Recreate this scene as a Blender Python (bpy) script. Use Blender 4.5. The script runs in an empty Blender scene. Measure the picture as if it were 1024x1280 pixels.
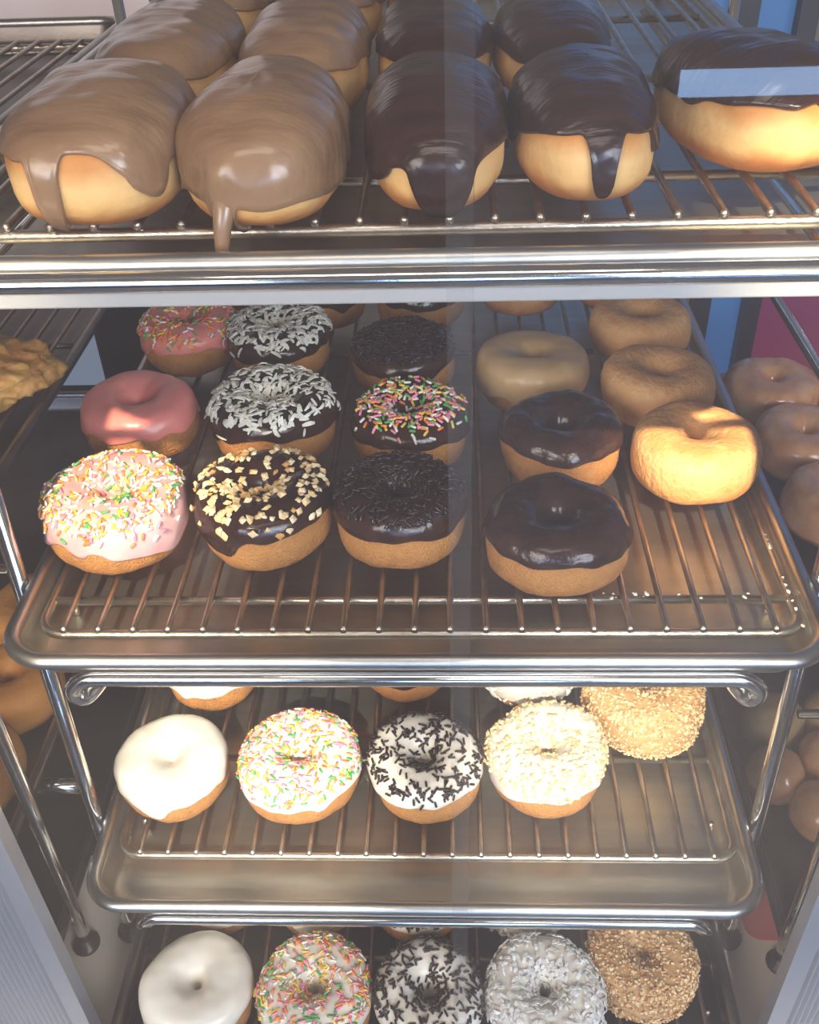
import bpy, bmesh, math, random
from math import sin, cos, pi, radians as rad
from mathutils import Vector, Matrix, noise
S = 0.001
scn = bpy.context.scene
col = scn.collection

# ------------------------------------------------------------------ materials
def mat(name, base, rough=.5, metal=0., var=None, scale=60., bump=0., bscale=200., sss=0., coat=0., spec=None, aniso=None, detail=3.):
    m = bpy.data.materials.new(name); m.use_nodes = True
    nt = m.node_tree; b = nt.nodes['Principled BSDF']; L = nt.links.new
    b.inputs['Base Color'].default_value = (*base, 1)
    b.inputs['Roughness'].default_value = rough; b.inputs['Metallic'].default_value = metal
    if coat: b.inputs['Coat Weight'].default_value = coat; b.inputs['Coat Roughness'].default_value = .12
    if spec is not None: b.inputs['Specular IOR Level'].default_value = spec
    if sss:
        b.inputs['Subsurface Weight'].default_value = sss; b.inputs['Subsurface Scale'].default_value = .004
        b.inputs['Subsurface Radius'].default_value = (1., .5, .25)
    tc = nt.nodes.new('ShaderNodeTexCoord')
    mp = nt.nodes.new('ShaderNodeMapping'); L(tc.outputs['Object'], mp.inputs['Vector'])
    if aniso: mp.inputs['Scale'].default_value = aniso
    if var:
        n = nt.nodes.new('ShaderNodeTexNoise'); n.inputs['Scale'].default_value = scale; n.inputs['Detail'].default_value = detail
        L(mp.outputs[0], n.inputs['Vector'])
        r = nt.nodes.new('ShaderNodeValToRGB'); r.color_ramp.elements[0].position = .35; r.color_ramp.elements[1].position = .65
        r.color_ramp.elements[0].color = (*base, 1); r.color_ramp.elements[1].color = (*var, 1)
        L(n.outputs['Fac'], r.inputs['Fac']); L(r.outputs['Color'], b.inputs['Base Color'])
    if bump:
        n2 = nt.nodes.new('ShaderNodeTexNoise'); n2.inputs['Scale'].default_value = bscale; n2.inputs['Detail'].default_value = 3
        L(mp.outputs[0], n2.inputs['Vector'])
        bp = nt.nodes.new('ShaderNodeBump'); bp.inputs['Strength'].default_value = bump; bp.inputs['Distance'].default_value = .002
        L(n2.outputs['Fac'], bp.inputs['Height']); L(bp.outputs['Normal'], b.inputs['Normal'])
    return m

def dough(name, stops, h, nscale=45, bump=.5, bscale=500, rough=.75, amp=.16):
    """colour by height on the pastry (fried crust, pale proofing line), broken up by noise"""
    m = mat(name, stops[0][1], rough, bump=bump, bscale=bscale, sss=.12, spec=.3)
    nt = m.node_tree; L = nt.links.new; b = nt.nodes['Principled BSDF']
    tc = nt.nodes.new('ShaderNodeTexCoord'); sp = nt.nodes.new('ShaderNodeSeparateXYZ'); L(tc.outputs['Object'], sp.inputs[0])
    mu = nt.nodes.new('ShaderNodeMath'); mu.operation = 'MULTIPLY'; mu.inputs[1].default_value = 1/(h*S); L(sp.outputs['Z'], mu.inputs[0])
    n = nt.nodes.new('ShaderNodeTexNoise'); n.inputs['Scale'].default_value = nscale; n.inputs['Detail'].default_value = 4; L(tc.outputs['Object'], n.inputs['Vector'])
    ma = nt.nodes.new('ShaderNodeMath'); ma.operation = 'MULTIPLY_ADD'; ma.inputs[1].default_value = amp*2; L(n.outputs['Fac'], ma.inputs[0])
    su = nt.nodes.new('ShaderNodeMath'); su.operation = 'SUBTRACT'; su.inputs[1].default_value = amp; L(mu.outputs[0], su.inputs[0]); L(su.outputs[0], ma.inputs[2])
    r = nt.nodes.new('ShaderNodeValToRGB'); e = r.color_ramp.elements
    e[0].position, e[0].color = stops[0][0], (*stops[0][1], 1); e[1].position, e[1].color = stops[-1][0], (*stops[-1][1], 1)
    for p, c in stops[1:-1]:
        k = e.new(p); k.color = (*c, 1)
    L(ma.outputs[0], r.inputs['Fac']); L(r.outputs['Color'], b.inputs['Base Color'])
    return m

M = {}
M['yeast'] = dough('yeast dough', [(0, (.42, .13, .025)), (.20, (.55, .20, .045)), (.34, (.80, .47, .17)), (.48, (.82, .50, .20)), (.62, (.58, .24, .06)), (1, (.45, .16, .04))], 56, nscale=38, bump=.35, bscale=160, rough=.5, amp=.13)
M['cake'] = dough('cake dough', [(0, (.30, .105, .024)), (.15, (.42, .17, .042)), (.5, (.58, .26, .072)), (1, (.45, .18, .046))], 40, nscale=130, bump=1., bscale=700, amp=.3)
M['plain'] = dough('plain cake crust', [(0, (.48, .17, .035)), (.3, (.68, .31, .09)), (.55, (.76, .40, .15)), (.8, (.78, .44, .18)), (1, (.66, .31, .10))], 40, nscale=110, bump=.7, bscale=260, rough=.5, amp=.28)
M['plain_brown'] = dough('brown plain crust', [(0, (.40, .13, .02)), (.4, (.62, .26, .05)), (1, (.60, .25, .05))], 40, nscale=50, bump=.4, bscale=200, rough=.5)
M['crumb_body'] = mat('crumb dough', (.55, .30, .11), .7, var=(.68, .42, .18), scale=200)
M['fritter'] = mat('fritter crust', (.42, .17, .035), .5, var=(.72, .40, .10), scale=45, bump=.8, bscale=180, sss=.1)
M['choc'] = mat('chocolate icing', (.026, .0095, .0065), .20, var=(.045, .018, .012), scale=60, bump=.55, bscale=85, spec=.45)
M['choc_long'] = mat('chocolate glaze', (.022, .009, .0075), .25, var=(.040, .017, .014), scale=25, bump=.7, bscale=50, spec=.5, aniso=(.7, 3.2, 1))
M['maple'] = mat('maple glaze', (.195, .098, .046), .28, var=(.275, .155, .08), scale=22, bump=.6, bscale=45, coat=.25, sss=.05, aniso=(.7, 2.4, 1))
M['maple_ring'] = mat('maple icing', (.50, .31, .13), .38, var=(.56, .36, .17), scale=40, bump=.15, bscale=60, coat=.1, sss=.1)
M['pink'] = mat('pink icing', (.82, .24, .20), .38, var=(.84, .29, .24), scale=40, bump=.12, bscale=70, coat=.15, sss=.2)
M['pale_pink'] = mat('pale pink icing', (.80, .38, .38), .35, var=(.85, .52, .48), scale=30, bump=.12, bscale=70, coat=.15, sss=.2)
M['white'] = mat('white icing', (.84, .77, .66), .36, var=(.86, .81, .72), scale=35, bump=.12, bscale=80, coat=.15, sss=.2)
M['sugar'] = mat('clear sugar glaze', (.56, .23, .09), .24, var=(.66, .34, .16), scale=50, bump=.45, bscale=90, coat=.6, sss=.15)
for n, c in dict(s_white=(.88, .82, .74), s_yellow=(.90, .62, .08), s_orange=(.90, .25, .05), s_green=(.08, .40, .10), s_pink=(.90, .28, .38), s_dark=(.022, .011, .010)).items():
    M[n] = mat(n[2:] + ' sprinkle', c, .3 if n != 's_dark' else .28, coat=.15)
M['nut'] = mat('chopped peanut', (.80, .50, .20), .55, var=(.88, .66, .36), scale=300, sss=.1)
M['nut_dark'] = mat('toasted peanut', (.66, .34, .11), .55)
M['nut_pale'] = mat('pale glazed peanut', (.86, .68, .40), .45)
M['coconut'] = mat('coconut shred', (.88, .81, .66), .55, sss=.1)
M['coconut_white'] = mat('white coconut shred', (.84, .80, .74), .5, sss=.1)
M['crumb'] = mat('golden crumb', (.68, .40, .16), .7)
M['crumb_pale'] = mat('pale crumb', (.84, .62, .34), .7)
M['crumb_dark'] = mat('brown crumb', (.42, .18, .06), .7)
M['steel'] = mat('brushed aluminium', (.60, .585, .53), .42, 1., var=(.53, .515, .46), scale=14, bump=.06, bscale=300, aniso=(1, 8, 1), detail=6)
M['steel_dark'] = mat('baked dark pan aluminium', (.115, .098, .09), .36, .95, var=(.17, .145, .13), scale=12, bump=.05, bscale=300)
M['rim'] = mat('pan rim aluminium', (.60, .59, .57), .36, 1., var=(.50, .49, .47), scale=30, bump=.03, bscale=400)
M['rim_dark'] = mat('dull pan rim', (.36, .34, .31), .36, 1., var=(.28, .26, .24), scale=30, bump=.08, bscale=400)
M['chrome'] = mat('chrome tube', (.82, .81, .79), .13, 1., bump=.03, bscale=120)
M['wire'] = mat('rack wire', (.64, .60, .53), .34, 1., var=(.48, .42, .35), scale=60, bump=.12, bscale=500)
M['wire_warm'] = mat('worn rack wire', (.50, .43, .35), .36, 1., var=(.34, .27, .21), scale=60, bump=.15, bscale=500)
M['foot'] = mat('dark rubber foot', (.05, .035, .03), .35)
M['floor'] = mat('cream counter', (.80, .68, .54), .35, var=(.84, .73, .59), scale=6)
M['dark_floor'] = mat('dark rear floor', (.022, .014, .014), .22, var=(.06, .028, .022), scale=10, aniso=(1.5, .4, 1))  # near-black rear floor with reddish-brown streaks
M['strip'] = mat('satin aluminium strip', (.50, .48, .45), .55, .55)
M['jamb'] = mat('ribbed aluminium', (.40, .42, .47), .45, .6, bump=.05, bscale=300)
M['napkin'] = mat('pink paper', (.68, .17, .17), .7)
M['orange'] = mat('orange paper', (.75, .28, .07), .7)
M['wall_dark'] = mat('dark cabinet', (.010, .010, .012), .5)
M['mull'] = mat('dark mullion', (.02, .016, .022), .4)

M['shopfloor'] = mat('shop floor', (.06, .05, .05), .5, var=(.09, .08, .08), scale=2)
M['flake'] = mat('dried glaze flake', (.80, .74, .64), .6)

def emis(name, c, s, c2=None):
    m = bpy.data.materials.new(name); m.use_nodes = True; nt = m.node_tree; b = nt.nodes['Principled BSDF']
    b.inputs['Base Color'].default_value = (*[x*.5 for x in c], 1); b.inputs['Roughness'].default_value = .3
    b.inputs['Emission Color'].default_value = (*c, 1); b.inputs['Emission Strength'].default_value = s
    if c2:
        tc = nt.nodes.new('ShaderNodeTexCoord'); n = nt.nodes.new('ShaderNodeTexNoise'); n.inputs['Scale'].default_value = 4
        nt.links.new(tc.outputs['Object'], n.inputs['Vector'])
        r = nt.nodes.new('ShaderNodeValToRGB'); r.color_ramp.elements[0].position = .4; r.color_ramp.elements[1].position = .6
        r.color_ramp.elements[0].color = (*c, 1); r.color_ramp.elements[1].color = (*c2, 1)
        nt.links.new(n.outputs['Fac'], r.inputs['Fac']); nt.links.new(r.outputs['Color'], b.inputs['Emission Color'])
    return m
M['lav_glow'] = emis('pale blue card', (.16, .20, .27), .9)  # emission put in so the far cards look lit
M['blue_glass'] = emis('blue daylit glass', (.035, .13, .34), .55, (.05, .20, .45))
M['magenta'] = emis('glowing magenta panel', (.20, .018, .07), .55, (.14, .02, .12))  # brightness put in as emission, the panel is no lamp
M['bright_wall'] = emis('glowing back wall', (.62, .58, .58), .55, (.55, .38, .35))  # pale wall panel given its own glow for the bright background
M['added_glow'] = emis('daylight window', (.36, .60, 1.), 7.)  # invented glow for glass reflections and blue fill

def glass(name, tint, ior, haze):
    m = bpy.data.materials.new(name); m.use_nodes = True; nt = m.node_tree; nt.nodes.clear(); L = nt.links.new
    o = nt.nodes.new('ShaderNodeOutputMaterial'); t = nt.nodes.new('ShaderNodeBsdfTransparent'); g = nt.nodes.new('ShaderNodeBsdfGlossy')
    t.inputs[0].default_value = (*tint, 1); g.inputs['Roughness'].default_value = .01
    lw = nt.nodes.new('ShaderNodeLayerWeight'); lw.inputs['Blend'].default_value = .5   # Schlick: the same from both sides of the pane
    pw = nt.nodes.new('ShaderNodeMath'); pw.operation = 'POWER'; pw.inputs[1].default_value = 5; L(lw.outputs['Facing'], pw.inputs[0])
    f0 = ((ior-1)/(ior+1))**2
    f = nt.nodes.new('ShaderNodeMath'); f.operation = 'MULTIPLY_ADD'; f.inputs[1].default_value = 1-f0; f.inputs[2].default_value = f0; L(pw.outputs[0], f.inputs[0])
    mx = nt.nodes.new('ShaderNodeMixShader'); L(f.outputs[0], mx.inputs[0]); L(t.outputs[0], mx.inputs[1]); L(g.outputs[0], mx.inputs[2])
    d = nt.nodes.new('ShaderNodeBsdfDiffuse'); d.inputs[0].default_value = (.85, .82, .80, 1)  # pale diffuse share added as haze to lift the blacks
    m2 = nt.nodes.new('ShaderNodeMixShader'); m2.inputs[0].default_value = haze; L(mx.outputs[0], m2.inputs[1]); L(d.outputs[0], m2.inputs[2])
    L(m2.outputs[0], o.inputs[0]); return m
M['glass'] = glass('case glass', (.99, .99, .99), 1.45, .008)
M['glass_blue'] = glass('case glass second pane', (.985, .99, 1.), 1.55, .012)

# ------------------------------------------------------------------ helpers
def mesh_obj(name, verts, faces, mats, parent=None, loc=None, smooth=True, mi=None, scale=S):
    me = bpy.data.meshes.new(name)
    me.from_pydata([(v[0]*scale, v[1]*scale, v[2]*scale) for v in verts], [], faces)
    for m in (mats if isinstance(mats, (list, tuple)) else [mats]): me.materials.append(M[m] if isinstance(m, str) else m)
    if smooth: me.polygons.foreach_set('use_smooth', [True]*len(me.polygons))
    if mi: me.polygons.foreach_set('material_index', mi)
    me.update()
    o = bpy.data.objects.new(name, me); col.objects.link(o)
    if loc: o.location = [c*S for c in loc]
    if parent: o.parent = parent
    return o
def empty(name, loc, label, cat, group=None, rz=0, rx=0, ry=0):
    o = bpy.data.objects.new(name, None); o.empty_display_size = .02; col.objects.link(o)
    o.location = [c*S for c in loc]; o.rotation_euler = (rx, ry, rz)
    return tag(o, label, cat, group)
def tag(o, label, cat, group=None):
    o['label'] = label; o['category'] = cat
    if group: o['group'] = group
    return o
def struct(o):
    o['kind'] = 'structure'; return o
def copy_tree(o, parent=None):
    c = o.copy(); col.objects.link(c)
    if parent: c.parent = parent
    for ch in list(o.children): copy_tree(ch, c)
    return c

def tube_geo(path, r, n=10, closed=False, caps=True):
    P = [Vector(p) for p in path]; N = len(P); V = []; F = []
    up = None
    for i, p in enumerate(P):
        a = P[i-1] if (i > 0 or closed) else p; b = P[(i+1) % N] if (i < N-1 or closed) else p
        t = (b-a).normalized()
        if up is None: up = t.orthogonal().normalized()
        up = (up - t*up.dot(t)).normalized(); s = t.cross(up)
        for k in range(n):
            an = 2*pi*k/n; V.append(p + (up*cos(an)+s*sin(an))*r)
    m = N if closed else N-1
    off = 0
    if closed:   # find best twist offset
        best = min(range(n), key=lambda q: (V[(N-1)*n]-V[q]).length if False else (V[(N-1)*n + 0] - V[q]).length); off = best
    for i in range(m):
        for k in range(n):
            j = (i+1) % N; o = off if (closed and i == N-1) else 0
            F.append((i*n+k, i*n+(k+1) % n, j*n+((k+1+o) % n), j*n+((k+o) % n)))
    if caps and not closed:
        F.append(tuple(range(n))[::-1]); F.append(tuple((N-1)*n+k for k in range(n)))
    return V, F
def tube(name, path, r, m, parent=None, loc=None, n=10, closed=False):
    V, F = tube_geo(path, r, n, closed); return mesh_obj(name, V, F, m, parent, loc)
def fillet(path, R, steps=6):
    P = [Vector(p) for p in path]; out = [P[0]]
    for a, b, c in zip(P, P[1:], P[2:]):
        d1 = (a-b).normalized(); d2 = (c-b).normalized(); rr = min(R, (a-b).length*.49, (c-b).length*.49)
        s, e = b+d1*rr, b+d2*rr
        for k in range(steps+1):
            t = k/steps; out.append(s*(1-t)**2 + b*2*t*(1-t) + e*t*t)
    out.append(P[-1]); return out
def rrect(x0, x1, y0, y1, R, z=0, steps=8):
    pts = []
    for cx, cy, a0 in ((x1-R, y0+R, -pi/2), (x1-R, y1-R, 0), (x0+R, y1-R, pi/2), (x0+R, y0+R, pi)):
        for k in range(steps+1):
            a = a0+pi/2*k/steps; pts.append((cx+R*cos(a), cy+R*sin(a), z))
    return pts
def box_geo(x0, x1, y0, y1, z0, z1):
    V = [(x, y, z) for x in (x0, x1) for y in (y0, y1) for z in (z0, z1)]
    return V, [(0, 1, 3, 2), (4, 6, 7, 5), (0, 4, 5, 1), (2, 3, 7, 6), (0, 2, 6, 4), (1, 5, 7, 3)]
def box(name, b, m, parent=None, bev=0):
    V, F = box_geo(*b); o = mesh_obj(name, V, F, m, parent, smooth=False)
    if bev:
        md = o.modifiers.new('b', 'BEVEL'); md.width = bev*S; md.segments = 3
    return o

# ------------------------------------------------------------------ pans and racks
def sheet_pan(loc, label, W=229.5, D=660, dark=False, group='sheet pans'):
    e = empty('sheet_pan', loc, label, 'baking tray', group)
    prof = [(5, -5)] + []
    rim = []
    for k in range(0, 17):
        a = rad(-110 - k*18.5)          # curl from under the outside, over the top, to the inside
        rim.append((4.6+4.6*cos(a), -4.6+4.6*sin(a)))
    body = [(8.6, -3), (9.6, -8), (12.5, -18), (14.5, -22.5), (18, -24.5), (24, -25)]
    def loft(pr, name, mt, fill=False):
        V = []; F = []; n = None
        for d, z in pr:
            ring = rrect(-W+d, W-d, d, D-d, max(30-d*.8, 12), z); n = len(ring); V += ring
        for i in range(len(pr)-1):
            for k in range(n): F.append((i*n+k, i*n+(k+1) % n, (i+1)*n+(k+1) % n, (i+1)*n+k))
        if fill: F.append(tuple((len(pr)-1)*n+k for k in range(n)))
        o = mesh_obj(name, V, F, mt, e)
        if fill:
            md = o.modifiers.new('s', 'SOLIDIFY'); md.thickness = 1*S; md.offset = -1
        return o
    loft(body, 'pan_tray', 'steel_dark' if dark else 'steel', True)
    loft(rim, 'rolled_rim', 'rim_dark' if dark else 'rim')
    return e
def rack(loc, label, y0, y1, cross, wm='wire', sx=0, n=21, group='wire cooling racks'):
    """loc is the pan it lies in (rim height); wires run front to back"""
    e = empty('cooling_rack', (loc[0]+sx, loc[1], loc[2]-24), label, 'cooling rack', group)
    z = 24
    tube('rim_wire', rrect(-216, 216, y0, y1, 15, z-12), 3.1, wm, e, closed=True)
    for y in cross: tube('crossbar', [(-214, y, z-12), (214, y, z-12)], 2.6, wm, e, n=8)
    w0 = None
    for i in range(n):
        x = (i-(n-1)/2)*20
        if w0 is None:
            V, F = tube_geo([(0, y0-2.2, z-7.6), (0, y0+1, z-7.4), (0, y1+2.2, z-7.4)], 2.0, 8)
            w0 = mesh_obj('wire', V, F, wm, e, (x, 0, 0)); w0.location = (x*S, 0, 0)
        else:
            c = w0.copy(); col.objects.link(c); c.parent = e; c.location = (x*S, 0, 0)
    for sx_ in (-1, 1):
        for y in (y0+30, y1-30):
            tube('foot', [(sx_*205, y, z-13), (sx_*205, y, .3)], 2.2, wm, e, n=6)
    return e

PAN = {1: (0, 4, 225), 2: (0, 0, 0), 3: (0, -14, -218), 4: (0, -78, -330)}
sheet_pan(PAN[1], 'wide silver sheet pan at the top carrying the long glazed bars')
sheet_pan(PAN[2], 'silver sheet pan holding the chocolate, pink and plain rings, widest full pan in view')
sheet_pan(PAN[3], 'silver sheet pan below the chocolate rings, holding the front row of white iced rings')
sheet_pan(PAN[4], 'lowest sheet pan on the counter, cut off by the bottom of the photo', W=224, dark=True)
rack((0, 0, 225), 'wire rack under the long glazed bars on the top pan', 60, 640, (122, 305, 480), 'wire', 3)
rack((0, 0, 0), 'flaky wire rack under the chocolate and plain rings', 33, 640, (61, 362, 600), 'wire', 1.7)
rack((0, 0, -218), 'thin wire rack under the white iced rings of the third pan', 34, 630, (119, 330, 560), 'wire', 1.8)
rack((0, 0, -330), 'wire rack under the lowest row of white iced rings', -45, 560, (20, 300, 520), 'wire_warm', 0)

# ------------------------------------------------------------------ chrome stands
def stand(x, label, sgn_posts, levels, top_strip=False, half=236, yfront=(88, 50), lean=0):
    e = empty('display_stand', (x, 60, -360), label, 'display stand', 'chrome display stands')
    def P(p): return (p[0], p[1]-60, p[2]+360)
    for s in sgn_posts:
        po = tube('post', [P((s*half, yfront[0], 330)), P((s*(half), yfront[1]+2, -340)), P((s*(half), yfront[1], -357))], 5.2, 'chrome', e, n=16)
        # foot disc
        V = []; F = []; n = 20
        for r_, z in ((5.3, -351), (5.8, -354), (10, -356.5), (10.8, -358), (10.5, -359.8)):
            for k in range(n): V.append(P((s*half+r_*cos(2*pi*k/n), yfront[1]+r_*sin(2*pi*k/n), z)))
        for i in range(4):
            for k in range(n): F.append((i*n+k, i*n+(k+1) % n, (i+1)*n+(k+1) % n, (i+1)*n+k))
        F.append(tuple(range(n))[::-1]); F.append(tuple(4*n+k for k in range(n)))
        mesh_obj('foot', V, F, 'foot', po)
        po = tube('post', [P((s*half, 590, 330)), P((s*half, 590, -357))], 5.2, 'chrome', e, n=14)
    for (z, y, hw) in levels:
        pts = [(-hw+14, 575, z-22), (-hw+14, 18, z-22), (-hw+6, 4, z-25), (-hw+1, y, z-14), (-hw+12, y-1, z-3), (0, y-1, z-3)]
        pts = pts + [(-p[0], p[1], p[2]) for p in pts[-2::-1]]
        tube('shelf_frame', [P(p) for p in fillet(pts, 12, 6)], 4.6, 'chrome', e, n=14)
        for yy in (120, 560):
            tube('shelf_crossbar', [P((-half+2, yy, z-27)), P((half-2, yy, z-27))], 3.5, 'chrome', e, n=10)
    if top_strip:
        V, F = box_geo(-half, half, -4, -1, 207.5, 214.5)
        o = mesh_obj('front_strip', [P(v) for v in V], F, 'strip', e, smooth=False)
        md = o.modifiers.new('b', 'BEVEL'); md.width = .8*S; md.segments = 2
    return e
stand(0, 'chrome tube stand in the middle carrying the wide pans one above another', (-1, 1), [(-11, 2, 191), (-238, -6, 195), (220, 0, 205)], True)

# ------------------------------------------------------------------ doughnuts
class Ring:
    def __init__(s, R, h, seed, hole=.14, ex=.74, lump=.9):
        s.R, s.h, s.seed, s.ex, s.lump = R, h, seed, ex, lump
        s.rc = R*(1+hole)/2; s.a = R-s.rc
        rnd = random.Random(seed); s.e2 = rnd.uniform(.0, .03); s.p2 = rnd.uniform(0, pi); s.p3 = rnd.uniform(0, pi)
    def pt(s, phi, psi, out=0.):
        c, q = cos(psi), sin(psi)
        sg = lambda v, e: (abs(v)**e)*(1 if v >= 0 else -1)
        wob = 1+s.e2*cos(2*(phi-s.p2))+.015*cos(3*(phi-s.p3))
        if c >= 0: r = s.rc+(s.a+out)*sg(c, s.ex)
        else:      # inner wall: funnel shape
            r = s.rc+(s.a+out*.6)*sg(c, 1.0 if q > 0 else .8)
        hz = s.h/2
        z = hz+(hz+out)*sg(q, s.ex if c > 0 else .9)
        r = max(r*wob, 1.2)
        p = Vector((r*cos(phi), r*sin(phi), z))
        n = noise.noise(p*.045+Vector((s.seed*3.7, 0, 0)))*s.lump*1.6+noise.noise(p*.12+Vector((0, s.seed*1.3, 0)))*s.lump*.6
        nn = Vector((cos(phi)*c, sin(phi)*c, q if p.z > 2 else 0))
        p += nn*n; p.z = max(p.z, 0)
        return p
    def nrm(s, phi, psi, out=0.):
        e = .03
        a = s.pt(phi+e, psi, out)-s.pt(phi-e, psi, out); b = s.pt(phi, psi+e, out)-s.pt(phi, psi-e, out)
        n = a.cross(b)
        return n.normalized() if n.length > 1e-9 else Vector((0, 0, 1))
    def body(s, name, m, parent):
        A, B = 64, 32; V = [s.pt(2*pi*i/A, 2*pi*j/B) for i in range(A) for j in range(B)]
        F = [(i*B+j, ((i+1) % A)*B+j, ((i+1) % A)*B+(j+1) % B, i*B+(j+1) % B) for i in range(A) for j in range(B)]
        return mesh_obj(name, V, F, m, parent)
    def icing(s, m, parent, edge=-.05, wav=.16, thick=1.5, end=3.35, name='icing', drips=()):
        A, B = 96, 26; V = []; F = []
        rnd = random.Random(s.seed+99); ph = [rnd.uniform(0, 2*pi) for _ in range(5)]
        for i in range(A):
            phi = 2*pi*i/A
            pe = edge+wav*(.5*sin(2*phi+ph[0])+.4*sin(3*phi+ph[1])+.3*sin(5*phi+ph[2])+.22*sin(9*phi+ph[3])+.12*sin(14*phi+ph[4]))
            for (dp, w, dl) in drips:
                d = (phi-dp+pi) % (2*pi)-pi; pe -= dl*math.exp(-(d/w)**2)
            for j in range(B+1):
                t = j/B; psi = pe+(end-pe)*(t**1.15)
                o = thick if 1 <= j else -.4
                if j == 1: o = thick*.75; psi = pe+.015
                if j == 2: psi = pe+.05; o = thick*1.15
                V.append(s.pt(phi, psi, o))
        n = B+1
        for i in range(A):
            k = (i+1) % A
            for j in range(B): F.append((i*n+j, k*n+j, k*n+j+1, i*n+j+1))
        s.ed = edge; s.th = thick
        return mesh_obj(name, V, F, m, parent)
    def sample(s, rnd, lo, hi, out, phi0=None, dphi=None):
        while True:
            psi = rnd.uniform(lo, hi); phi = rnd.uniform(0, 2*pi) if phi0 is None else rnd.gauss(phi0, dphi)
            w = (s.rc+s.a*cos(psi))/s.R
            if rnd.random() < w: return phi, psi, s.pt(phi, psi, out), s.nrm(phi, psi, out)

def frame(n, rnd, tilt=.25):
    t = n.orthogonal().normalized(); b = n.cross(t); a = rnd.uniform(0, 2*pi)
    d = (t*cos(a)+b*sin(a)+n*rnd.uniform(-tilt, tilt)).normalized(); s_ = n.cross(d).normalized(); u = d.cross(s_)
    return d, s_, u
class Bag:
    def __init__(s): s.V = []; s.F = []; s.mi = []
    def sprinkle(s, p, n, rnd, L, r, mi, tilt=.25):
        d, a, u = frame(n, rnd, tilt); k0 = len(s.V)
        for t, q in ((-.5, .55), (-.4, 1), (.4, 1), (.5, .55)):
            for k in range(5):
                an = 2*pi*k/5; s.V.append(p+d*(t*L)+(a*cos(an)+u*sin(an))*r*q)
        for i in range(3):
            for k in range(5): s.F.append((k0+i*5+k, k0+i*5+(k+1) % 5, k0+i*5+5+(k+1) % 5, k0+i*5+5+k)); s.mi.append(mi)
        s.F.append(tuple(k0+k for k in range(5))[::-1]); s.F.append(tuple(k0+15+k for k in range(5))); s.mi += [mi, mi]
    def chunk(s, p, n, rnd, r, mi, flat=.7):
        d, a, u = frame(n, rnd, .5); k0 = len(s.V)
        for x, y, z in ((1, 0, 0), (-1, 0, 0), (0, 1, 0), (0, -1, 0), (0, 0, 1), (0, 0, -1), (.62, .62, .3), (-.62, .6, -.3)):
            j = rnd.uniform(.7, 1.15)*r; s.V.append(p+(d*x*1.25+a*y+u*z*flat)*j)
        for f in ((0, 6, 4), (6, 2, 4), (2, 1, 4), (2, 7, 1), (1, 3, 4), (3, 0, 4), (6, 0, 5), (2, 6, 5), (7, 2, 5), (1, 7, 5), (3, 1, 5), (0, 3, 5)):
            s.F.append(tuple(k0+q for q in f)); s.mi.append(mi)
    def flake(s, p, n, rnd, L, w, mi):
        d, a, u = frame(n, rnd, .45); k0 = len(s.V); cu = rnd.uniform(-.5, .5)*L; lift = rnd.uniform(0, .22)*L
        for t in (-.5, -.2, .15, .5):
            ww = w*(1 if abs(t) < .4 else .55); c = p+d*(t*L)+a*(cu*(t*t))+u*(lift*(1-4*t*t))
            for sa, su in ((-1, -.35), (1, -.35), (1, .35), (-1, .35)): s.V.append(c+a*sa*ww+u*su*ww)
        for i in range(3):
            for k in range(4): s.F.append((k0+i*4+k, k0+i*4+(k+1) % 4, k0+i*4+4+(k+1) % 4, k0+i*4+4+k)); s.mi.append(mi)
        s.F.append((k0+3, k0+2, k0+1, k0)); s.F.append((k0+12, k0+13, k0+14, k0+15)); s.mi += [mi, mi]
    def make(s, name, mats, parent, smooth=False):
        o = mesh_obj(name, s.V, s.F, mats, parent, smooth=smooth, mi=s.mi); o['kind'] = 'stuff'; return o

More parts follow.
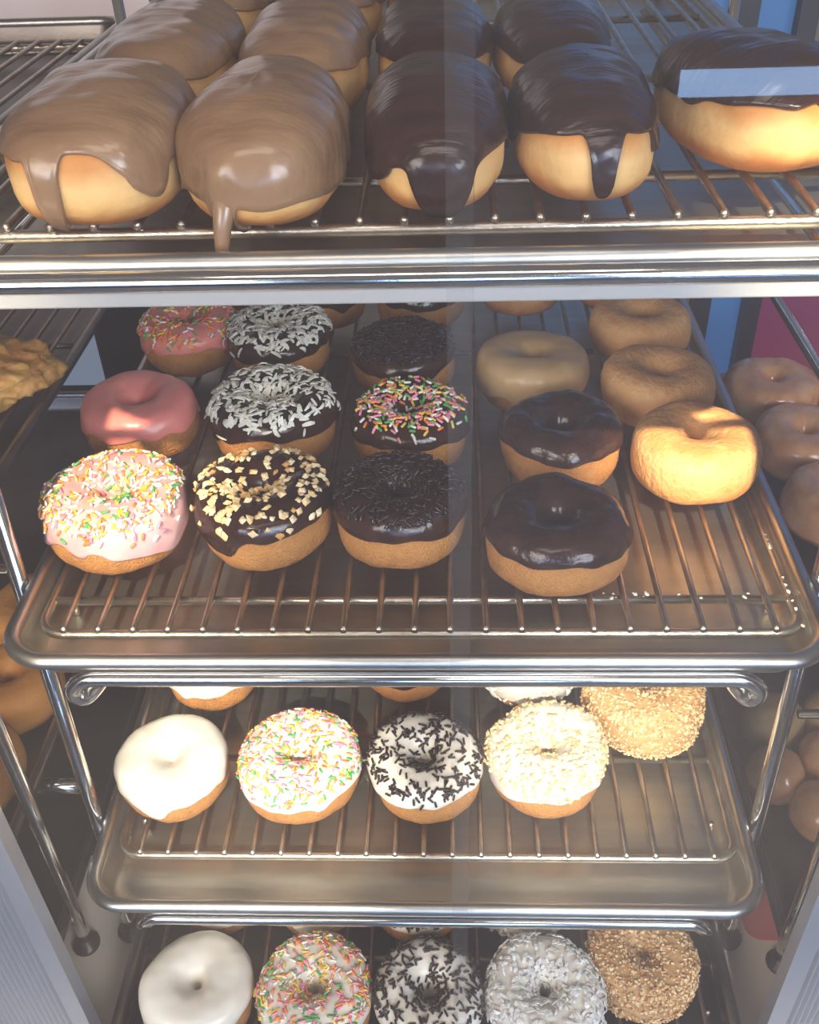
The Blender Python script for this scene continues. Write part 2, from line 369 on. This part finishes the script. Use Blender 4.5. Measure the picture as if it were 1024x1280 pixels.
def toppings(r, kind, parent, seed, cnt=1.):
    rnd = random.Random(seed*7+1); b = Bag(); o = r.th
    if kind in ('rainbow', 'rainbow_ring', 'rainbow_soft', 'rainbow_fine'):
        mats = ['s_white', 's_yellow', 's_orange', 's_green', 's_pink']
        wts = dict(rainbow=(5, 2, 2, 1, 1.2), rainbow_ring=(3, 1.7, 2, 1.5, 2.2), rainbow_soft=(3, 2.5, 2, 1.6, 3), rainbow_fine=(1.5, 1.6, 2.6, 1.1, 1))[kind]
        N = dict(rainbow=640, rainbow_ring=400, rainbow_soft=640, rainbow_fine=400)[kind]
        for _ in range(int(N*cnt)):
            if kind == 'rainbow_ring': ps = rnd.gauss(1.55, .42), 0; lo = ps[0]-.02; hi = ps[0]+.02
            elif rnd.random() < .85: lo, hi = .55, 2.7
            else: lo, hi = r.ed+.2, .8
            phi, psi, p, n = r.sample(rnd, lo, hi, o+.5)
            b.sprinkle(p+n*rnd.uniform(0, .9), n, rnd, rnd.uniform(4.0, 5.6), .95 if kind == 'rainbow_ring' else .84, rnd.choices(range(5), wts)[0])
        return b.make('sprinkles', mats, parent, True)
    if kind in ('dark', 'dark_on_white', 'dark_on_white2'):
        N = dict(dark=420, dark_on_white=400, dark_on_white2=360)[kind]
        for _ in range(int(N*cnt)):
            lo, hi = (.6, 2.75) if rnd.random() < .8 else (r.ed+.25, .9)
            if kind == 'dark': lo, hi = .75, 2.75
            phi, psi, p, n = r.sample(rnd, lo, hi, o+.5)
            b.sprinkle(p+n*rnd.uniform(0, 1.2), n, rnd, rnd.uniform(4.2, 6.2), .85, 0)
        return b.make('sprinkles', ['s_dark'], parent, True)
    if kind == 'nuts':
        for _ in range(int(230*cnt)):
            lo, hi = (.85, 2.7) if rnd.random() < .88 else (.25, .9)
            phi, psi, p, n = r.sample(rnd, lo, hi, o+.8)
            b.chunk(p+n*rnd.uniform(0, 1), n, rnd, rnd.uniform(1.7, 3.1), rnd.choices((0, 1, 2), (5, 1, 3))[0])
        return b.make('chopped_nuts', ['nut', 'nut_dark', 'nut_pale'], parent)
    if kind == 'nuts_pale':
        for _ in range(int(620*cnt)):
            phi, psi, p, n = r.sample(rnd, r.ed+.15, 2.8, o+.6)
            b.chunk(p+n*rnd.uniform(0, .9), n, rnd, rnd.uniform(1.2, 2.3), rnd.choices((0, 1, 2), (3, .25, 6))[0])
        return b.make('chopped_nuts', ['nut', 'nut_dark', 'nut_pale'], parent)
    if kind in ('coconut', 'coconut_white'):
        for _ in range(int((420 if kind == 'coconut' else 700)*cnt)):
            if kind == 'coconut': lo, hi = (.7, 2.6) if rnd.random() < .9 else (.2, .9)
            else: lo, hi = r.ed+.1, 2.8
            phi, psi, p, n = r.sample(rnd, lo, hi, o+.6)
            q = (2.6, 1) if kind == 'coconut' else (1.0, .72)
            b.flake(p+n*rnd.uniform(0, q[0]), n, rnd, rnd.uniform(4.5, 9.5)*q[1], rnd.uniform(.7, 1.5), 0)
        return b.make('coconut_shreds', ['coconut' if kind == 'coconut' else 'coconut_white'], parent)
    if kind in ('crumb', 'crumb_brown'):
        w = (4, 8, .5) if kind == 'crumb' else (5, 5, 2)
        for _ in range(int(3400*cnt)):
            phi, psi, p, n = r.sample(rnd, -.85, 3.0, .4)
            b.chunk(p+n*rnd.uniform(-.3, 1.5), n, rnd, rnd.uniform(.6, 1.35)*(1.6 if rnd.random() < .12 else 1), rnd.choices((0, 1, 2), w)[0], .9)
        return b.make('crumb_coating', ['crumb', 'crumb_pale', 'crumb_dark'], parent)

SPEC = {  # kind: dough, icing material, edge, wave, topping
 'choc': ('cake', 'choc', .22, .12, None), 'choc_nuts': ('cake', 'choc', .10, .20, 'nuts'), 'choc_coco': ('cake', 'choc', .10, .13, 'coconut'),
 'choc_dark': ('cake', 'choc', .14, .12, 'dark'), 'choc_rain': ('cake', 'choc', .12, .12, 'rainbow_ring'),
 'pink': ('cake', 'pink', .05, .20, None), 'pink_rain': ('cake', 'pink', .05, .12, 'rainbow_fine'), 'ppink_rain': ('cake', 'pale_pink', -.10, .16, 'rainbow'),
 'maple': ('cake', 'maple_ring', -.12, .14, None), 'plain': ('plain', None, 0, 0, None),
 'white': ('cake', 'white', .10, .18, None), 'white_rain': ('cake', 'white', .06, .14, 'rainbow_soft'), 'white_dark': ('cake', 'white', .10, .14, 'dark_on_white'),
 'white_nuts': ('cake', 'white', .0, .12, 'nuts_pale'), 'white_coco': ('cake', 'white', -.25, .12, 'coconut_white'),
 'crumb': ('crumb_body', None, 0, 0, 'crumb'), 'crumb_b': ('crumb_body', None, 0, 0, 'crumb_brown'),
 'brown': ('plain_brown', None, 0, 0, None),
 'glazed': ('cake', 'sugar', -.6, .1, None),
}
RIMZ = {1: 225, 2: 0, 3: -218, 4: -330}
def donut(kind, x, y, z, R, h, seed, label, group, hole=.14, cnt=1., tilt=0, **kw):
    dm, im, ed, wv, tp = SPEC[kind]; rnd = random.Random(seed)
    e = empty('doughnut', (x, y, z), label, 'doughnut', group, rz=rnd.uniform(0, 6.28))
    e.rotation_euler[0] = rnd.uniform(-.012, .012)+tilt
    if im: R -= 1.2; h -= 1.2
    r = Ring(R, h, seed, hole, lump=kw.pop('lump', 1.4 if kind == 'choc' else 1.0), ex=kw.pop('ex', .78 if kind in ('plain', 'brown') else .66))
    r.body('dough', dm, e); r.th = .3; r.ed = ed
    if im: r.icing(im, e, kw.get('edge', ed), wv, kw.get('thick', 1.6), drips=kw.get('drips', ()))
    if tp: toppings(r, tp, e, seed, cnt)
    return e
G2, G3, G4 = 'ring doughnuts on the second pan', 'ring doughnuts on the third pan', 'ring doughnuts on the lowest pan'
Z2, Z3, Z4 = -5.2, -223.2, -335.2
D = [
 ('ppink_rain', -183.4, 111, Z2, 43.7, 43, 1, 'pale pink iced ring crowded with rainbow sprinkles, front left of its rack', G2, .12),
 ('pink', -197.6, 224.7, Z2, 40.5, 39, 2, 'plain pink iced ring with a smooth top and no sprinkles', G2, .12),
 ('pink_rain', -187.3, 346, Z2, 39.3, 39, 3, 'coral pink ring with fine orange and green sprinkles behind the smooth pink one', G2, .14),
 ('choc_nuts', -91.7, 113.6, Z2, 42.7, 42.5, 4, 'chocolate ring scattered with chopped golden peanuts', G2, .14),
 ('choc_coco', -100.6, 216, Z2, 42.5, 43, 5, 'chocolate ring heaped with coconut shreds, right behind the peanut one', G2, .14),
 ('choc_coco', -112.8, 331.7, Z2, 40.5, 39, 6, 'chocolate ring with coconut shreds, the farther of the two', G2, .14),
 ('choc_dark', -8.8, 111.7, Z2, 40.6, 41.5, 7, 'chocolate ring under dark chocolate sprinkles in the front row', G2, .16),
 ('choc_rain', -5.3, 208.9, Z2, 40.1, 38, 8, 'chocolate ring with a ring of bright rainbow sprinkles round its hole', G2, .18),
 ('choc_dark', -13.4, 304.5, Z2, 40.1, 38, 9, 'chocolate ring with dark sprinkles behind the rainbow sprinkled chocolate one', G2, .14),
 ('choc_rain', -3, 418, Z2, 39.6, 39, 10, 'chocolate ring with pink and white sprinkles half hidden by the upper shelf, centre', G2, .14),
 ('choc_rain', -87.7, 421, Z2, 39.6, 39, 11, 'chocolate ring with a few sprinkles half hidden by the shelf behind the coconut ones', G2, .14),
 ('pink_rain', -158, 432, Z2, 36, 38, 12, 'sliver of sprinkled pink ring at the back left under the upper shelf', G2, .14),
 ('choc', 83.8, 87.7, Z2, 42.3, 40, 13, 'glossy plain chocolate ring at the front, nearest the wire ends', G2, .17),
 ('choc', 95.9, 189.1, Z2, 41.1, 39, 14, 'glossy plain chocolate ring behind the front one, orange crumb in its hole', G2, .17),
 ('maple', 83.1, 283.2, Z2, 40.5, 38, 15, 'tan maple iced ring behind the plain chocolate ones', G2, .10),
 ('plain', 84, 440, Z2, 36, 36, 16, 'sliver of bare brown ring behind the maple one under the shelf', G2, .14),
 ('plain', 181.1, 172.6, Z2, 41.2, 40.5, 17, 'plain golden ring lit yellow by the sun, front of its column', G2, .14),
 ('plain', 171.4, 260.3, Z2, 40.5, 38, 18, 'plain bare ring second from the front in the uniced column', G2, .15),
 ('plain', 173.7, 354, Z2, 39.8, 36.5, 19, 'plain bare ring third from the front in the uniced column', G2, .16),
 ('plain', 168, 446, Z2, 38, 37, 20, 'plain bare ring farthest back, cut by the upper shelf', G2, .14),
 ('white', -182.2, 88.4, Z3, 41.1, 40.5, 21, 'smooth white iced ring shining in the sun on the third pan', G3, .05),
 ('white_rain', -88.6, 89, Z3, 43.2, 42.5, 22, 'white iced ring with rainbow sprinkles, sunlit, on the third pan', G3, .12),
 ('white_dark', 2.2, 89.5, Z3, 41.0, 41.5, 23, 'white ring with chocolate sprinkles showing its dough base, on the third pan', G3, .14),
 ('white_nuts', 90.8, 96.5, Z3, 42.8, 44, 24, 'white iced ring covered with pale chopped nuts', G3, .12),
 ('crumb', 169.3, 153, Z3, 44.5, 46, 25, 'golden crumb coated ring at the right of the third pan', G3, .06),
 ('white', -173, 190, Z3, 38, 38, 26, 'white iced ring with its front edge showing below the pan above, left', G3, .1),
 ('choc', -14.6, 198, Z3, 36, 36, 27, 'doughnut edge peeking under the pan above behind the chocolate sprinkled white ring', G3, .14),
 ('white_coco', 83.2, 193.5, Z3, 39, 39.8, 28, 'coconut coated white ring mostly hidden behind the pale nut one', G3, .1),
 ('white', -159.9, -20.4, Z4, 40.1, 40, 31, 'white glazed ring at the bottom left corner of the lowest pan', G4, .07),
 ('white_rain', -75.5, -22.8, Z4, 40.4, 41, 32, 'white ring with rainbow sprinkles cut by the bottom of the photo', G4, .12),
 ('white_dark', 4.6, -22.6, Z4, 38.8, 39, 33, 'white ring speckled with chocolate sprinkles at the bottom edge of the photo', G4, .12),
 ('white_coco', 85.5, -21.8, Z4, 40.6, 40.5, 34, 'white coconut coated ring on the lowest pan', G4, .14),
 ('crumb_b', 157.4, 6, Z4, 38.2, 38, 35, 'brown sugar crumb ring at the right of the lowest pan', G4, .08),
 ('white', -160, 64, Z4, 36.5, 37, 36, 'white iced ring sliver behind the bottom left white one', G4, .1),
 ('white', -83, 64, Z4, 36.5, 36, 37, 'white iced ring sliver behind the lowest rainbow sprinkled one', G4, .1),
 ('white_dark', -6, 60, Z4, 37.5, 38, 38, 'chocolate sprinkled white ring sliver behind the lowest chocolate speckled one', G4, .12),
 ('white_coco', 76, 64, Z4, 36.5, 37, 39, 'white coconut ring sliver right under the edge of the third pan', G4, .12),
]
for d in D:
    kw = {}
    
    donut(d[0], d[1], d[2], d[3], d[4], d[5], d[6], d[7], d[8], hole=d[9], **kw)

# ------------------------------------------------------------------ long bars
class Loaf:
    def __init__(s, R, L, h, seed, n=2.5):
        s.R, s.L, s.h, s.seed, s.n = R, L, h, seed, n
    def pt(s, phi, th, out=0.):
        c, q = cos(phi), sin(phi)
        n_ = s.n if q < 0 else s.n-.35*min(1, q*2)*(s.n > 2.1)
        rho = (abs(c/(s.R+out))**n_+abs(q/(s.L+out))**n_)**(-1/n_)
        st, ct = max(sin(th), 0), cos(th)
        r = rho*st**.82; z = s.h/2+(s.h/2+out)*(abs(ct)**(.85 if ct > 0 else .6))*(1 if ct >= 0 else -1)
        p = Vector((r*c, r*q, z))
        n = noise.noise(p*.028+Vector((s.seed*2.3, 1, 0)))*2.6+noise.noise(p*.08+Vector((0, s.seed, 3)))*1.1
        d = Vector((c*st, q*st, ct if ct > 0 else 0)); p += d*n; p.z = max(p.z, 0)
        return p
    def body(s, m, e):
        A, B = 72, 30; V = [s.pt(2*pi*i/A, pi*(j+.001)/(B+.002)) for i in range(A) for j in range(B+1)]; n = B+1
        F = [(i*n+j, i*n+j+1, ((i+1) % A)*n+j+1, ((i+1) % A)*n+j) for i in range(A) for j in range(B)]
        return mesh_obj('dough', V, F, m, e)
    def glaze(s, m, e, edge, drips, thick=1.8, wav=.06):
        A, B = 400, 40; V = []; F = []; rnd = random.Random(s.seed); ph = [rnd.uniform(0, 6.28) for _ in range(4)]
        for i in range(A):
            phi = 2*pi*i/A
            te = edge(phi)+wav*(sin(3*phi+ph[0])*.5+sin(7*phi+ph[1])*.5+sin(13*phi+ph[2])*.3)
            dr = 0
            for (dp, w, dl) in drips:
                d = (phi-rad(dp)+pi) % (2*pi)-pi; g = math.exp(-abs(d/w)**3); te += dl*g; dr += g
            te = min(te, 2.9)
            for j in range(B+1):
                t = j/B; th = te*(t**.8) if j else 0.0005
                o = thick
                if t > .8: o += min(dr, 1)*1.2*(t-.8)/.2
                if j == B: o = -.6
                if j == B-1: th = te-.012; o = thick*.8
                if j == B-2: th = te-.035; o = thick*1.2+min(dr, 1)*1.3
                V.append(s.pt(phi, th, o))
        n = B+1
        for i in range(A):
            k = (i+1) % A
            for j in range(B): F.append((i*n+j, i*n+j+1, k*n+j+1, k*n+j))
        return mesh_obj('glaze', V, F, m, e)
def bar(kind, x, y, R, L, h, seed, label, front=1.35, side=1.5, drips=(), rz=0, z=219.4, skew=0):
    e = empty('long_john', (x, y, z), label, 'pastry bar', 'long glazed pastry bars on the top pan', rz=rz)
    lo = Loaf(R-1.5, L-1.5, h-1.5, seed); lo.body('yeast', e)
    def edge(phi):
        f = max(0, -sin(phi))**2           # 1 at the front tip
        return side+(front-side)*f+skew*cos(phi)*f
    lo.glaze(kind, e, edge, drips)
    return e
# drips: (azimuth in degrees, width, extra reach); -90 = the end facing the viewer
bar('maple', -131, 88, 41, 64, 57, 41, 'tan maple glazed bar at the far left front with a long drip', 1.25, 1.75, [(-98, .085, .95), (-130, .25, -.05), (-62, .22, .35)])
bar('maple', -57.4, 86.5, 36.5, 66, 55, 42, 'tan maple glazed bar second from left with a fat drip hanging over the wires', 1.72, 1.8, [(-101, .07, 1.0)])
bar('choc_long', 17.5, 106, 33, 71, 51.5, 43, 'chocolate glazed bar in the middle of the top pan, drip at its tip', 1.45, 1.75, [(-88, .16, .75), (-120, .2, .1)], skew=-.2)
bar('choc_long', 84, 112.5, 33, 70, 51.5, 44, 'chocolate glazed bar right of the middle with two drips over its pale end', 1.2, 1.7, [(-88, .09, .75), (-62, .05, .28)])
bar('choc_long', 166, 134, 39, 60, 55, 45, 'chocolate topped bar at the right with a mostly bare pale front', 1.15, 1.5, [(-86, .07, .42), (-96, .2, .12)], rz=.30)
dg = [o for o in col.objects if o.name == 'long_john.001'][0]
def drip(parent, pts, rs, m):
    V = []; F = []; n = 12; P0 = parent.location/S
    for (x, y, z), r in zip(pts, rs):
        for k in range(n): V.append((x-P0.x+r*cos(2*pi*k/n), y-P0.y+r*sin(2*pi*k/n), z-P0.z))
    for i in range(len(pts)-1):
        for k in range(n): F.append((i*n+k, i*n+(k+1) % n, (i+1)*n+(k+1) % n, (i+1)*n+k))
    F.append(tuple(range(n))[::-1]); F.append(tuple((len(pts)-1)*n+k for k in range(n)))
    return mesh_obj('glaze_drip', V, F, m, parent)
drip(dg, [(-68, 30, 244), (-68.5, 25, 237), (-70, 22.2, 229), (-71, 21, 221), (-71, 20.6, 216), (-71, 20.5, 213.5), (-71, 20.5, 212.2), (-71, 20.5, 211.6)], [6, 5, 3.8, 3, 3.2, 3.6, 2.6, 1], 'maple')
BK = [('maple', -133, 238, 38, 84, 54, 46, 'maple glazed bar right behind the far left front bar'),
      ('maple', -57, 238, 36, 82, 54, 47, 'maple glazed bar behind the one with the fat drip'),
      ('choc_long', 14, 262, 34, 80, 51, 48, 'chocolate glazed bar behind the middle front bar'),
      ('choc_long', 82, 266, 33, 80, 50, 49, 'chocolate glazed bar behind the one with two drips'),
      ('maple', -134, 392, 36, 64, 53, 50, 'maple glazed bar farthest back in the left column'),
      ('maple', -57, 390, 35, 66, 53, 51, 'maple glazed bar farthest back in the second column'),
      ('choc_long', 12, 414, 33, 68, 51, 52, 'chocolate glazed bar farthest back in the middle column')]
for b in BK: bar(*b)

# ------------------------------------------------------------------ neighbours
def nb(px, label): return label
# left
LX = -283-229.5
lp1 = (LX, 15, 192); sheet_pan(lp1, 'dark pan with bare wires at the top left corner', dark=True)
rack((LX, 0, 192), 'empty wire rack in the dark pan at the top left', 20, 600, (60, 350, 580), 'wire_warm')
sheet_pan((LX, 0, 2), 'dark pan edge running beside the pink rings on the left', dark=True)
rack((LX, 0, 2), 'wire rack under the golden fritter at the left edge', 33, 620, (70, 380, 600), 'wire_warm')
sheet_pan((LX-5, 5, -218), 'left neighbouring pan with brown rings beside the chrome post', dark=True)
sheet_pan((LX+4, 0, -332), 'lowest dark pan of the left neighbouring stand', dark=True)
st = stand(-505, 'chrome stand at the left edge beside the ribbed jamb', (-1, 1), [(175, 8, 195), (-10, 8, 195), (-238, 8, 195)], yfront=(46, 38))
V, F = box_geo(451-222-60*0-3, 451-222, -40, 560, 532-6, 532+14)
tube('side_rail', [(225, -50, 533), (225, 560, 533)], 7, 'chrome', st, n=14)
tube('end_tube', [(150, 60, 93), (241, 60, 93)], 6.5, 'chrome', st, n=14)
# right
RX = 290+229.5
sheet_pan((RX, 0, -140), 'pan at the right edge under the sugar glazed rings', dark=True, D=556)
sheet_pan((RX-22, 0, -332), 'low pan at the right edge with doughnut holes', dark=True)
st2 = stand(507, 'chrome stand at the right edge past the sugar glazed rings', (-1, 1), [(40, 8, 230), (-152, 8, 195)], yfront=(34, 30))
GL = 'sugar glazed rings on the right neighbouring pan'
for i, (x, y, lb) in enumerate([(343, 501, 'sugar glazed ring at the right, farthest of the stacked three'), (348, 408, 'sugar glazed ring at the right, middle of the three along the pan edge'),
                 (352, 314, 'sugar glazed ring at the right, nearest of the three and cut by the photo'), (436, 488, 'sugar glazed ring at the right edge beside the farthest one'), (440, 391, 'sugar glazed ring just inside the right edge')]):
    donut('glazed', x, y, -158, 46, 44, 60+i, lb, GL, hole=.06)
HX = 'round doughnut holes on the low right pan'
def hole_ball(x, y, z, R, seed, label, m='sugar'):
    lo = Loaf(R, R, R*1.75, seed, 2.0)
    A, B = 40, 24; n = B+1
    V = [lo.pt(2*pi*i/A, pi*(j+.001)/(B+.002)) for i in range(A) for j in range(B+1)]
    F = [(i*n+j, i*n+j+1, ((i+1) % A)*n+j+1, ((i+1) % A)*n+j) for i in range(A) for j in range(B)]
    o = mesh_obj('doughnut_hole', V, F, m, None, (x, y, z)); tag(o, label, 'doughnut hole', HX); return o
hole_ball(303, 185, -356, 25, 71, 'orange brown doughnut hole behind the right chrome post', 'sugar')
hole_ball(333, 148, -356, 26, 72, 'brown doughnut hole at the right edge in front of the others', 'sugar')
hole_ball(352, 200, -356, 26, 73, 'pinkish doughnut hole at the right edge between two others', 'sugar')
hole_ball(318, 245, -356, 27, 74, 'greenish pale doughnut hole farthest back on the low right pan', 'maple_ring')
hole_ball(372, 250, -356, 27, 75, 'pale doughnut hole farthest right behind the others', 'maple_ring')

# left pastries
def fritter(x, y, z, R, h, seed, label):
    V = []; F = []; A, B = 90, 40; n = B+1
    for i in range(A):
        phi = 2*pi*i/A
        for j in range(B+1):
            th = pi*(j+.001)/(B+.002); st = sin(th); ct = cos(th)
            d = Vector((cos(phi)*st, sin(phi)*st, ct))
            rr = 1+.22*noise.noise(d*2.2+Vector((seed, 0, 0)))+.12*(1-abs(noise.noise(d*3.1+Vector((0, seed, 0))))*3)+.05*noise.noise(d*9)
            V.append((d.x*R*rr, d.y*R*rr*.85, max(h/2+h/2*ct*rr*1.05, 0)))
    for i in range(A):
        k = (i+1) % A
        for j in range(B): F.append((i*n+j, i*n+j+1, k*n+j+1, k*n+j))
    o = mesh_obj('apple_fritter', V, F, 'fritter', None, (x, y, z)); return tag(o, label, 'pastry')
fritter(-336, 292, -5, 50, 40, 5, 'craggy golden fritter alone at the left edge')
for i, (x, y, lb) in enumerate([(-338, 176, 'brown plain ring at the left edge, nearest under the big pan corner'), (-342, 92, 'brown plain ring at the left edge in front, mostly cut off'), (-345, 264, 'brown plain ring at the left edge farthest back beside the post')]):
    donut('brown', x, y, -236, 42, 44, 80+i, lb, 'bare brown rings on the left neighbouring pan', hole=.1)

# napkins
def sheet(name, x0, x1, y0, y1, z, R, m, label, cat):
    P = rrect(x0, x1, y0, y1, R, z); n = len(P); V = P+[(p[0], p[1], z+.8) for p in P]
    F = [tuple(range(n))[::-1], tuple(n+k for k in range(n))]+[(k, (k+1) % n, n+(k+1) % n, n+k) for k in range(n)]
    return tag(mesh_obj(name, V, F, m, None, smooth=False), label, cat)
sheet('paper_napkin', 251, 330, 48, 230, -359.9, 12, 'napkin', 'pink paper napkin on the cream counter at lower right', 'napkin')
sheet('paper_tag', 297, 330, 20, 46, -359.9, 3, 'orange', 'small orange paper at the right edge near the chrome foot', 'paper')

# dried glaze flakes on the rack of pan 2
rnd = random.Random(5); fb = Bag()
for _ in range(60):
    x = rnd.choice([rnd.choice(range(-2, 11))*20+1.7, 217]); y = rnd.uniform(36, 130); z = -6.2 if x < 210 else -8.8
    if rnd.random() < .4 and x > 60: y = rnd.uniform(58, 64); x = rnd.uniform(60, 214); z = -9
    fb.chunk(Vector((x, y, z)), Vector((0, 0, 1)), rnd, rnd.uniform(.5, 1.6), 0, .5)
o = fb.make('glaze_flakes', ['flake'], None); tag(o, 'pale dried glaze flakes stuck to the wires right of the front chocolate ring', 'crumbs')
fb = Bag()
for (x, y) in ((122, 150), (143, 158), (146, 152), (141, 163)):
    fb.chunk(Vector((x, y, -241)), Vector((0, 0, 1)), rnd, rnd.uniform(2.2, 3.6), 0, .8)
o = fb.make('fallen_crumbs', ['nut_pale'], None); tag(o, 'few golden crumbs fallen on the third pan beside the crumb ring', 'crumbs')

# ------------------------------------------------------------------ setting
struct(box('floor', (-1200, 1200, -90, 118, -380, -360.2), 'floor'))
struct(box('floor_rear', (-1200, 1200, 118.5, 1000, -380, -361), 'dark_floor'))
struct(box('wall_back', (-1300, 330, 900, 920, -380, 60), 'wall_dark'))
struct(box('wall_back_upper', (-640, -230, 905, 920, 60, 700), 'bright_wall'))
struct(box('window_1', (350, 436, 908, 914, -380, 900), 'blue_glass'))
struct(box('window_2', (100, 350, 908, 914, 60, 900), 'blue_glass'))
struct(box('window_3', (436, 1400, 908, 914, -380, 60), 'magenta'))
struct(box('window_4', (520, 1400, 908, 914, 60, 900), 'blue_glass'))
struct(box('trim_1', (348, 378, 885, 906, -380, 900), 'mull'))
struct(box('trim_2', (424, 446, 885, 906, -380, 900), 'mull'))
t = box('price_card', (-600, -490, 896, 899, -345, -262), 'lav_glow'); tag(t, 'pale blue card standing far back at left between the pan edge and pink ring', 'card')
t = box('menu_card', (-345, -292, 896, 899, -200, -150), 'lav_glow'); tag(t, 'small pale card behind the sprinkled pink ring under the shelf', 'card')
def jamb(name, s):
    pts = [(228, -39), (228, -50)]; x = 240
    pts.append((x, -50))
    while x < 400:
        for k in range(1, 7): pts.append((x+4*k/6, -50-2.4*sin(pi*k/6)))
        x += 4
    pts += [(x, -39)]
    V = [(s*p[0], p[1], z) for z in (-360, 900) for p in pts]; n = len(pts)
    F = [(k, (k+1) % n, n+(k+1) % n, n+k) for k in range(n)]+[tuple(range(n)), tuple(n+k for k in range(n))]
    struct(mesh_obj(name, V, F, 'jamb', smooth=False))
jamb('trim_3', -1); jamb('trim_4', 1)
struct(box('window_5', (-420, 30, -92, -88, -360, 900), 'glass'))
struct(box('window_6', (22, 420, -86, -82, -360, 900), 'glass_blue'))
# shop behind the viewer (seen only as reflections in the glass)
struct(box('floor_shop', (-4000, 4000, -4200, -150, -1120, -1100), 'shopfloor'))
struct(box('wall_front', (-4000, 4000, -4230, -4200, -1100, 1800), 'shopfloor'))
for i, (x0, x1, z0, z1) in enumerate([(985, 2600, -792, -684), (-200, 500, -340, 900), (-2600, -900, 100, 1500), (900, 2600, 100, 1500)]):
    struct(box('window_%d' % (7+i), (x0, x1, -4198, -4190, z0, z1), 'added_glow'))  # invented glowing panes; the low strip is shaped for the blue glare

# ------------------------------------------------------------------ light
def look(o, loc, tgt):
    o.location = [c*S for c in loc]; d = Vector(tgt)-Vector(loc); o.rotation_euler = d.to_track_quat('-Z', 'Y').to_euler()
def spot(name, loc, tgt, power, colr, deg, blend, rad_=.02):
    l = bpy.data.lights.new(name, 'SPOT'); l.energy = power; l.color = colr; l.spot_size = rad(deg); l.spot_blend = blend; l.shadow_soft_size = rad_
    o = bpy.data.objects.new(name, l); col.objects.link(o); look(o, loc, tgt); return o
def area(name, loc, tgt, power, colr, sx, sy):
    l = bpy.data.lights.new(name, 'AREA'); l.shape = 'RECTANGLE'; l.energy = power; l.color = colr; l.size = sx*S; l.size_y = sy*S
    o = bpy.data.objects.new(name, l); col.objects.link(o); look(o, loc, tgt); return o
WARM = (1., .84, .58)
spot('sun_patch_left', (-330, -1330, 1520), (-240, 50, 90), 440, WARM, 8.5, .6)
spot('sun_patch_right', (330, -1330, 1520), (250, 110, 95), 700, WARM, 8.5, .5)
spot('sun_patch_low_left', (-60, -1500, 1330), (-120, 62, -190), 460, (1, .90, .72), 6.5, .6)
spot('sun_patch_low_right', (60, -1500, 1330), (125, 90, -190), 420, (1, .90, .72), 6.5, .6)
spot('counter_fill_left', (-160, -1500, 900), (-262, 40, -360), 150, (1, .90, .76), 4, .7, .05)  # spot added to brighten the cream counter on the left
spot('counter_fill_right', (160, -1500, 900), (258, 40, -360), 150, (1, .90, .76), 4, .7, .05)  # matching spot added to brighten the counter on the right
area('top_fill', (0, -330, 900), (0, 150, 0), 1.8, (1., .88, .76), 500, 160)  # soft overhead fill, added to brighten the pastry tops
area('shop_daylight', (900, -1500, 770), (0, 0, -120), 33, (.88, .93, 1.), 1000, 800)
area('shop_fill', (-1000, -1500, 770), (0, 0, -120), 27, (1., .88, .74), 1000, 800)
w = bpy.data.worlds.new('World'); scn.world = w; w.use_nodes = True
bg = w.node_tree.nodes['Background']; bg.inputs[0].default_value = (.62, .56, .52, 1); bg.inputs[1].default_value = .22

# ------------------------------------------------------------------ camera (solved from the rack wires)
f, pi_, ya, ro = 1230.23, rad(37.43), rad(-3.14), rad(-2.29)
Fv = Vector((sin(ya)*cos(pi_), cos(ya)*cos(pi_), -sin(pi_))); Rv = Vector((cos(ya), -sin(ya), 0)); Uv = Rv.cross(Fv)
R2 = Rv*cos(ro)+Uv*sin(ro); U2 = -Rv*sin(ro)+Uv*cos(ro)
cam = bpy.data.cameras.new('Camera'); co = bpy.data.objects.new('Camera', cam); col.objects.link(co)
mw = Matrix(((R2.x, U2.x, -Fv.x, 23.33*S), (R2.y, U2.y, -Fv.y, -365.21*S), (R2.z, U2.z, -Fv.z, 379.82*S), (0, 0, 0, 1)))
co.matrix_world = mw
cam.sensor_fit = 'VERTICAL'; cam.sensor_height = 24; cam.lens = 24*f/1280; cam.clip_start = .01
scn.camera = co
vs = scn.view_settings; vs.view_transform = 'Standard'; vs.exposure = 0.0
vs.use_curve_mapping = True
cm = vs.curve_mapping
# gentle faded-film grade: lifted blacks, soft shoulder
def cv(c, pts):
    c.points[0].location = pts[0]; c.points[-1].location = pts[-1]
    for p in pts[1:-1]: c.points.new(*p)
cv(cm.curves[3], [(0, .0), (1, 1)])
cm.black_level = (-.022, -.015, -.014)
cm.update()
scn.cycles.use_denoising = True
scn.cycles.max_bounces = 8; scn.cycles.transparent_max_bounces = 12
